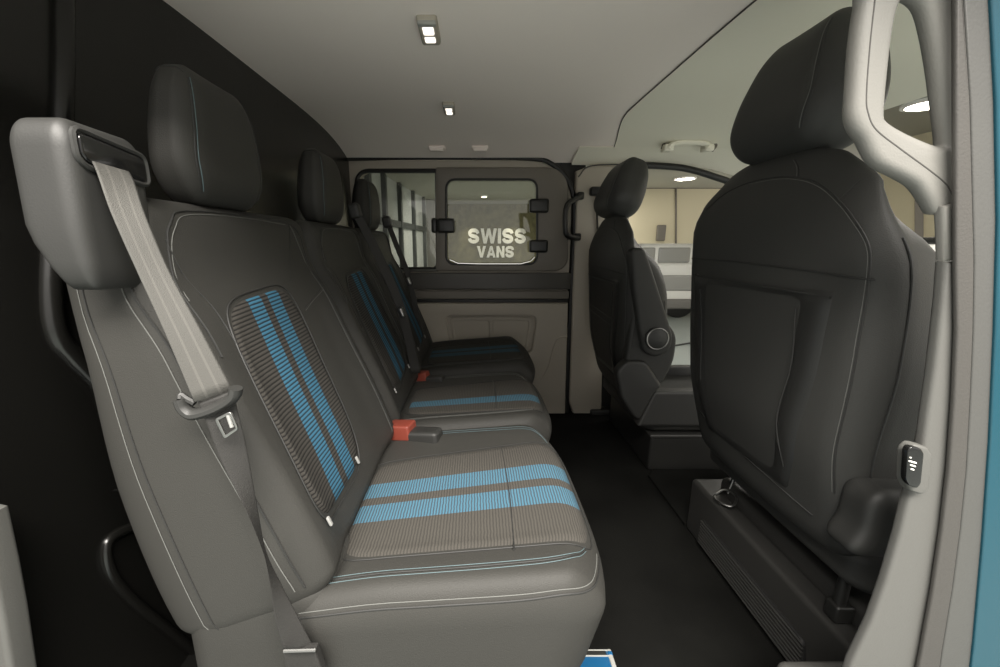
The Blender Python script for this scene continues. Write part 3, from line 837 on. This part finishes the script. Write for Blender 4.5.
# ================================================================== FRONT SEATS
def front_seat(name, lab, yc, dx, dz, tilt):
    """side = -1: the aisle side of the seat looks towards the near door (-Y)"""
    t = thing(name, (.80 + dx, yc, FLOOR), lab, 'car seat', 'front seats')
    HW, HH, HT = .262, .355, .068
    zc = -.185
    ZO = Vector((0, 0, dz))
    Bx = Vector((-.06, 0, .998)); Tx = Vector((-.998, 0, -.06))        # t points to the rear of the van
    def D(a, b, tt):
        z = b + zc; u = a / HW; f = (tt / HT + 1) / 2                     # f=1 rear skin
        w = lerp_tab([(-.55, .86), (-.48, .88), (-.36, .91), (-.16, .985), (-.04, 1.01), (.06, .985), (.12, .91), (.17, .74)], z)
        if a < 0: w *= 1 - .07 * smooth(-.02, .12, z) - (1 - f) * (.22 * smooth(-.22, .06, z) + .17 * smooth(-.04, .16, z))
        else: w *= 1.045 + .05 * smooth(-.02, .12, z) * (1 - smooth(.13, .17, z))
        arch = -.036 * abs(u) ** 2.2 * smooth(-.05, .17, z)
        x = tt
        x += f * (-.030 * smooth(.02, .17, z) - .035 * smooth(-.30, -.54, z))
        x += f * -.022 * abs(u) ** 3 + (1 - f) * .060 * smooth(-.12, .12, z)
        x += (1 - f) * (-.035 * smooth(.55, .9, abs(u)) * smooth(-.5, -.35, z) * (1 - smooth(-.02, .12, z)))
        return (a * w * (1 + .03 * (1 - f)), b + arch, x)
    o = Vector((.548 + dx + HT * 1.0, yc, zc + dz))
    pd = Pad((HW, HH, HT), (.055, .06, .045), o, (0, 1, 0), Bx, Tx, D, 18, 5)
    bk = ob('backrest', pd.geo(), 'leather_d', t, auto=0)
    L = lambda a, z: (a, z - zc)
    # rear skin seams
    many('seam', [pd.seam([L(-.242, -.045), L(-.12, -.035), L(.05, -.03), L(.242, -.03)], .0022),
                    pd.seam([L(-0.240, -.40), L(-0.239, -.30), L(-0.236, -.16), L(-0.234, -.05), L(-0.228, .02), L(-.19, .075), L(-.14, .108), L(-.06, .123), L(.05, .128), L(.14, .12), L(.20, .10)], .0022),
                    pd.seam([L(-.09, .118), L(-.085, .14), L(-.07, .165)], .0015), pd.seam([L(-.185, .08), L(-.215, .115)], .0015)], 'piping', bk)
    many('stitching', [pd.seam([L(-0.236, -.40), L(-0.235, -.30), L(-0.232, -.16), L(-0.230, -.05), L(-0.224, .018), L(-.186, .072), L(-.138, .104), L(-.06, .119), L(.05, .124)], .0008),
                         pd.seam([L(-.086, .120), L(-.081, .14), L(-.066, .165)], .0008)], 'stitch', bk)
    ob('seam', pd.seam([(-HW, b - zc, tt) for b, tt in ((.02, .035), (-.04, .034), (-.2, .034), (-.4, .034), (-.5, .034))], .0024), 'piping', bk)
    ob('seam', pd.seam([(-HW, b - zc, tt) for b, tt in ((-.14, -.046), (-.17, -.046), (-.2, -.046), (-.4, -.046))], .0020), 'piping', bk)
    # hard back panel, dished under the seam
    rows = []
    N = 22
    for j in range(N + 1):
        z = -.055 - (.405) * j / N; r = []
        for k in range(25):
            u = -1 + 2 * k / 24
            wv = lerp_tab([(-.46, .150), (-.36, .175), (-.2, .195), (-.05, .20)], z)
            edge = 1 - smooth(.86, 1.0, abs(u)) 
            dish = -.009 * (1 - smooth(.62, .78, abs(u))) * (1 - smooth(-.10, -.06, z)) * smooth(-.46, -.40, z)
            inn = -.007 if (j in (0, N) or k in (0, 24)) else .005
            r.append(pd.pt(*L(u * wv, z), off=inn + dish * 1.0))
        rows.append(r)
    bp = ob('back_panel', grid(rows), 'panel_d', t, auto=0)
    many('seam', [pd.seam([L(-.135, -.10), L(-.142, -.2), L(-.13, -.30), L(-.145, -.40)], .0018, .005), pd.seam([L(.155, -.10), L(.14, -.2), L(.14, -.32)], .0018, .005), pd.seam([L(-.19, -.075), L(0, -.07), L(.19, -.07)], .003, .004)], 'piping', bp)
    # lower skirt of the back
    ob('seam', pd.seam([L(-.20, -.47), L(-.10, -.455), L(.05, -.44), L(.20, -.42)], .0022), 'piping', bk)
    # headrest
    c = Vector((.592 + dx, yc - .005, .264 + dz))
    hb = Vector((math.sin(tilt), 0, math.cos(tilt))); ht = Vector((-math.cos(tilt), 0, math.sin(tilt)))
    hp, hr = headrest(c, .132, .108, .060, hb, ht, t, 'leather_d', 'stitch', taper=.30)
    s_ = [(-.104, b, .060) for b in (-.098, -.08, -.03, .03, .075, .094)]
    ob('seam', hp.seam(s_, .0022), 'piping', hr)
    ob('stitching', hp.seam([(a + .006, b, q) for a, b, q in s_], .001), 'stitch', hr)
    for dy in (-.055, .055):
        p0 = c + Vector((-.012, dy, -.085))
        ob('post', tube([p0, p0 - Vector((-.004, 0, .07))], .0075, 12), 'chrome', hr, label='chrome headrest post')
    # cushion and recliner cover
    def cD(a, b, q):
        return (a, b, q + (.02 * smooth(.5, .9, abs(a) / .25) + .01 * b) * (q > 0))
    cp = Pad((.245, .25, .045), (.05, .08, .035), (.90 + dx, yc, -.560 + dz * 1.7), (0, 1, 0), (1, 0, 0), (0, 0, 1), cD, 10, 5)
    ob('seat_cushion', cp.geo(), 'leather_d', t, auto=0)
    return t, pd, L
seatN, pdN, LN = front_seat('front_seat', 'large black leather front seat beside the pale near pillar, its back towards the bench', .803, .0, .0, .16)
seatD, pdD, LD = front_seat('front_seat', 'black leather driver\'s seat with round-capped folded armrest, in front of the far pillar', 1.635, -.03, -.055, .34)
# recliner cover of the near seat
def rcD(a, b, q): return (a - .02 * smooth(0, -1, b / .06) , b, q)
rc = Pad((.075, .058, .035), (.03, .03, .02), (.665, .552, -.415), (1, 0, 0), (0, 0, 1), (0, -1, 0), rcD, 5, 5)
ro = ob('recliner_cover', rc.geo(), 'plastic', seatN, auto=0)
ob('lever', Pad((.05, .022, .012), (.015, .015, .008), (.715, .512, -.432), (1, 0, .15), (-.15, 0, 1), (0, -1, 0), None, 3, 4).geo(), 'plastic', ro)
many('slide_rail', [bbox(.80, 1.12, .60, .64, -.688, -.58, .006), bbox(.80, 1.12, .98, 1.02, -.688, -.58, .006)], 'plastic_b', seatN)
ob('latch_loop', join(tube(cr([(.665, .985, -.679), (.655, .955, -.675), (.675, .93, -.672), (.70, .95, -.66), (.69, .985, -.66)], 6, True), .003, 8, True), tube([(.70, .985, -.67), (.72, .985, -.58)], .005, 10)), 'steel', seatN, label='chrome latch under the back')
ob('bracket', join(tube([(.68, .62, -.685), (.68, .62, -.58)], .010, 10), bbox(.665, .70, .605, .635, -.686, -.65, .006)), 'plastic_b', seatN)
# armrest, recliner shield, base shield of the driver's seat
AY = 1.365
def ap(px, py, y=AY): 
    p = atY(px, py, y); return (p.x, p.z)
arm = rpoly([ap(631, 249), ap(645, 247), ap(656, 280), ap(668, 318), ap(674, 338), ap(670, 352), ap(655, 358), ap(643, 352), ap(639, 330), ap(633, 285)], .02, 5)
ao = ob('armrest', plate([arm], .055, .014, lambda u, v, w: (u, AY + .025 + w, v), 4), 'leather_d', seatD)
pc = Vector((ap(656, 338)[0], AY - .004, ap(656, 338)[1]))
ob('pivot_cap', lathe([(.040, 0), (.040, .006), (.034, .011), (.004, .012)], pc, (0, -1, 0), 32), 'plastic', ao)
ob('pivot_ring', tube([pc + Vector((math.cos(w) * .037, -.010, math.sin(w) * .037)) for w in [k * math.pi / 20 for k in range(40)]], .0022, 8, True), 'steel', ao, label='bright ring round the armrest pivot')
sh = rpoly([ap(636, 280, 1.40), ap(676, 335, 1.40), ap(673, 360, 1.40), ap(660, 385, 1.40), ap(640, 392, 1.40), ap(622, 375, 1.40)], .03, 5)
ob('side_bolster', plate([sh], .05, .014, lambda u, v, w: (u, 1.41 + w, v), 4), 'leather_d', seatD)
s1 = rpoly([ap(616, 372, 1.37), ap(626, 361, 1.37), ap(646, 361, 1.37), ap(662, 386, 1.37), ap(655, 392, 1.37), ap(640, 420, 1.37), ap(634, 418, 1.37), ap(621, 398, 1.37)], .018, 5)
ob('recliner_cover', plate([s1], .05, .012, lambda u, v, w: (u, 1.39 + w, v), 4), 'plastic', seatD)
s2 = rpoly([ap(655, 392, 1.37), ap(720, 392, 1.37), ap(722, 427, 1.37), ap(637, 427, 1.37)], .012, 5)
ob('base_shield', plate([s2], .05, .010, lambda u, v, w: (u, 1.395 + w, v), 4), 'plastic', seatD)
many('seam', [pdD.seam([LD(-.15, -.215), LD(0, -.205), LD(.15, -.20)], .0015, .006), pdD.seam([LD(-.15, -.24), LD(0, -.232), LD(.15, -.225)], .0015, .006)], 'stitch', seatD)

many('slide_rail', [bbox(.74, 1.12, 1.44, 1.48, -.705, -.56, .006), bbox(.74, 1.12, 1.80, 1.84, -.705, -.56, .006)], 'plastic_b', seatD)
# seat plinths
PLX = .655
pt = thing('seat_plinth', (.80, .80, FLOOR), 'long black plinth with louvred vent grille under the near front seat', 'seat base')
a = atX(692, 478, PLX)
PT = -.688
def plD(aa, b, q): return (aa, b, q)
ob('plinth_body', bbox(PLX, 1.15, .46, 1.088, FLOOR, PT, .012, 3, 4), 'plinth', pt)
ob('plinth_cover', bbox(PLX + .045, PLX + .135, .56, 1.03, PT - .01, PT + .045, .018, 3, 4), 'plinth', pt)
gq = [atX(x, y, PLX - .001) for x, y in ((706, 548), (705, 585), (772, 665), (775, 640))]
gr = [(1.005, -.765), (1.005, -.845), (.625, -.845), (.64, -.765)]
go = ob('vent_grille', plate([rpoly(gr, .012, 4)], .008, .002, lambda u, v, w: (PLX - .0035 + w, u, v)), 'grille', pt)
for k in range(8):
    z = -.770 - k * .0095
    ob('louvre', tube([(PLX - .009, 1.0, z), (PLX - .009, .635, z)], .0028, 6), 'plinth', go)
pt2 = thing('seat_plinth', (.95, 1.63, FLOOR), 'dark box plinth under the driver\'s seat, at the far end of the aisle', 'seat base')
ob('plinth_body', bbox(.672, 1.2, 1.405, 1.87, FLOOR, -.715, .012, 3, 4), 'plastic_b', pt2)
ob('plinth_cover', bbox(.664, 1.21, 1.395, 1.88, -.718, -.703, .006, 2, 3), 'plastic', pt2)
# raised floor mat panel between the plinths
m1 = [(.655, 1.09), (.655, 1.36), (.69, 1.40), (1.25, 1.40), (1.25, 1.09)]
struct('floor_panel', plate([m1], .012, .003, lambda u, v, w: (u, v, FLOOR + .006 + w)), 'floorm')

# ================================================================== CEILING FITTINGS
def dome(px, py, ln, wd, lab):
    q = atZ(px, py, cz(1.0)); q = atZ(px, py, cz(q.y)); z = cz(q.y)
    t = thing('ceiling_light', (q.x, q.y, z), lab, 'ceiling light', 'headliner lights')
    ob('housing', bbox(q.x - wd, q.x + wd, q.y - ln, q.y + ln, z - .012, z + .006, .006, 2, 3), 'trim', t)
    for k, (o0, o1) in enumerate(((.02, .56), (-.62, -.22))):
        ob('lens', bbox(q.x - wd * .55, q.x + wd * .55, q.y - ln * o1, q.y - ln * o0, z - .0155, z - .008, .003, 1, 2), 'lamp', t)
    ob('switch', bbox(q.x - wd * .9, q.x + wd * .9, q.y - ln * .98, q.y - ln * .70, z - .0165, z - .008, .003, 1, 2), 'line', t)
    return t
dome(429, 28, .052, .021, 'larger-looking lit rectangular light in the grey headliner, nearer the top of the photo')
dome(449, 107, .052, .019, 'smaller-looking lit rectangular light in the headliner, deeper in the van')
for px, lab in ((437, 'pale hook cover on the headliner, left of the two above the far window'), (480, 'pale hook cover on the headliner, right of the two above the far window')):
    q = atZ(px, 139.5, cz(1.6)); z = cz(q.y)
    t = thing('hook_cover', (q.x, q.y, z), lab, 'hook cover', 'headliner hook covers')
    ob('base', bbox(q.x - .036, q.x + .036, q.y - .024, q.y + .024, z - .010, z + .004, .006, 2, 3), 'head', t)
    ob('flap', bbox(q.x - .030, q.x + .030, q.y - .026, q.y + .004, z - .018, z - .008, .005, 2, 3), 'head', t)

# pale grab handle above the driver's door
gy = 1.80
def gp(px, py, y=gy): return atY(px, py, y)
gh = thing('grab_handle', gp(690, 150), 'pale grab handle on the headliner above the driver\'s door', 'grab handle')
hp_ = cr([gp(668, 149), gp(671, 145), gp(678, 142.5), gp(690, 142), gp(702, 143), (gp(708, 145)), gp(707, 149)], 6)
ob('grip', tube(hp_, .0135, 10, flat=.8), 'head_f', gh)
for q in ((668, 148), (708, 148)):
    c = gp(*q, gy + .01); ob('mount', bbox(c.x - .02, c.x + .02, c.y - .018, c.y + .03, c.z - .014, c.z + .014, .008, 2, 3), 'head_f', gh)
ob('recess', tube(cr([gp(662, 149, gy + .025), gp(666, 141, gy + .025), gp(676, 138.5, gy + .025), gp(692, 138.5, gy + .025), gp(710, 140, gy + .025), gp(716, 145, gy + .025), gp(712, 151, gy + .025)], 6), .006, 8), 'winf', gh)

# black grab handle on the far pillar
hy = 1.93
bh = thing('grab_handle', atY(573, 238, hy), 'black vertical grab handle on the far pillar by the sliding window', 'grab handle')
ob('grip', tube(cr([atY(582, 195, hy), atY(577, 198, hy - .02), atY(568, 204, hy - .045), atY(565.5, 214, hy - .05), atY(565.5, 228, hy - .05), atY(567, 235, hy - .045), atY(573, 237.5, hy - .02), atY(578, 237.5, hy)], 6), .0125, 10), 'plastic_b', bh)
for q in ((580, 196), (577, 237)):
    c = atY(*q, hy + .01); ob('mount', bbox(c.x - .016, c.x + .016, c.y - .02, c.y + .03, c.z - .017, c.z + .017, .008, 2, 3), 'plastic_b', bh)
# second black handle end behind the driver's headrest
c = atY(598, 191, 1.93)
sb = thing('belt_anchor', c, 'black upper belt anchor on the far pillar behind the driver\'s headrest', 'belt anchor')
ob('cover', bbox(c.x - .035, c.x + .05, 1.92, 1.965, c.z - .02, c.z + .02, .012, 2, 3), 'plastic_b', sb)
ob('webbing', tube([(c.x - .005, 1.935, c.z - .015), (c.x + .02, 1.94, c.z - .25)], .010, 8, flat=.3), 'webbing_d', sb)

# black switch pad on the near pillar
sw = [(905, 449), (908, 445), (918, 447), (921, 452), (918, 482), (914, 487), (906, 484), (903, 478)]
c = atY(912, 466, .43)
st = thing('pillar_switch', c, 'small black switch pad with white marks on the pale near pillar', 'switch')
ob('bezel', plate([rpoly([ly(*p, .434) for p in ((900, 448), (907, 441), (920, 444), (925, 452), (921, 486), (914, 491), (903, 487), (899, 478))], .004, 3)], .014, .003, ony(.432)), 'trim_g', st)
ob('pad', plate([rpoly([ly(*p, .424) for p in sw], .003, 3)], .008, .002, ony(.424)), 'gloss_b', st)
def mark(x0, y0, x1, y1, r=.0009): return tube([atY(x0, y0, .4195), atY(x1, y1, .4195)], r, 6)
many('symbol', [mark(909, 461, 916, 463), mark(910.5, 465, 915, 466.4), mark(911, 469, 913.5, 469.8), mark(910, 457.5, 910.8, 457.7)], 'letter', st, label='white printed marks')

# blue box end on the floor under the bench front
bx = thing('storage_box', (.20, .62, FLOOR), 'blue box with white corner on the floor under the front of the near cushion', 'box')
q = atZ(611, 650, FLOOR + .05)
T0 = FLOOR + .05
ob('box_body', bbox(q.x - .20, q.x - .006, q.y - .16, q.y, FLOOR, T0, .003, 1, 2), 'boxblue', bx)
ob('lid_band', bbox(q.x - .20, q.x - .012, q.y - .012, q.y + .001, T0 - .004, T0 + .001, .001, 1, 2), 'plastic_b', bx, label='black band along the lid edge')
for y in (q.y - .001, q.y - .0125):
    ob('lid_line', bbox(q.x - .20, q.x - .008, y - .0012, y + .0012, T0 - .003, T0 + .002, .001, 1, 1), 'line', bx, label='pale line on the lid')
ob('corner_strip', bbox(q.x - .010, q.x, q.y - .16, q.y + .002, FLOOR, T0 + .002, .003, 1, 2), 'line', bx, label='white corner strip')
ob('corner_patch', bbox(q.x - .0095, q.x + .0005, q.y - .012, q.y - .003, T0 - .02, T0 + .0026, .002, 1, 2), 'boxblue', bx)

# ================================================================== LIGHT
w = bpy.data.worlds.new('World'); SC.world = w; w.use_nodes = True
bg = w.node_tree.nodes['Background']; bg.inputs[0].default_value = (1.0, .962, .915, 1); bg.inputs[1].default_value = .84
def area(name, loc, target, sx, sy, power, col=(1, .95, .88)):
    l = bpy.data.lights.new(name, 'AREA'); l.shape = 'RECTANGLE'; l.size = sx; l.size_y = sy; l.energy = power; l.color = col
    o = bpy.data.objects.new(name, l); COL.objects.link(o); o.location = loc
    o.rotation_euler = (Vector(target) - Vector(loc)).to_track_quat('-Z', 'Y').to_euler()
    return o
area('near_bounce_fill', (.2, -1.2, 1.9), (.2, -1.1, -1.4), 3.0, 1.2, 310)  # added unseen fill, lights the ground so it bounces up to the headliner
area('showroom_lamp_front', (3.4, 3.2, 1.5), (2.2, 2.6, -1), 2.5, 2.5, 70)
area('showroom_lamp_far', (1.5, 12.5, 1.5), (1.5, 13, -1), 5, 3, 260)
area('showroom_lamp_wall', (5.5, 9.5, 1.5), (5.5, 11.5, -1), 3, 2, 9)
for px in (468, 513):
    p = atY(px, 215, 16.2)
    s = bpy.data.lights.new('wall_spot', 'SPOT'); s.energy = 70; s.spot_size = math.radians(50); s.spot_blend = .9; s.color = (1, .92, .75)
    o = bpy.data.objects.new('wall_spot', s); COL.objects.link(o); o.location = (p.x, 16.0, CH - .1)
    o.rotation_euler = (Vector((p.x, 16.8, -.4)) - o.location).to_track_quat('-Z', 'Y').to_euler()

# ================================================================== CAMERA
cam = bpy.data.cameras.new('camera'); cam.sensor_width = 36; cam.lens = 36 * F / 1000; cam.shift_x = .025; cam.clip_start = .02
co = bpy.data.objects.new('camera', cam); COL.objects.link(co)
co.location = (0, 0, 0); co.rotation_euler = (math.radians(90) - PITCH, 0, 0)
SC.camera = co
vs = SC.view_settings
vs.view_transform = 'Standard'; vs.look = 'None'; vs.gamma = 1; vs.exposure = 0.65; vs.use_curve_mapping = False
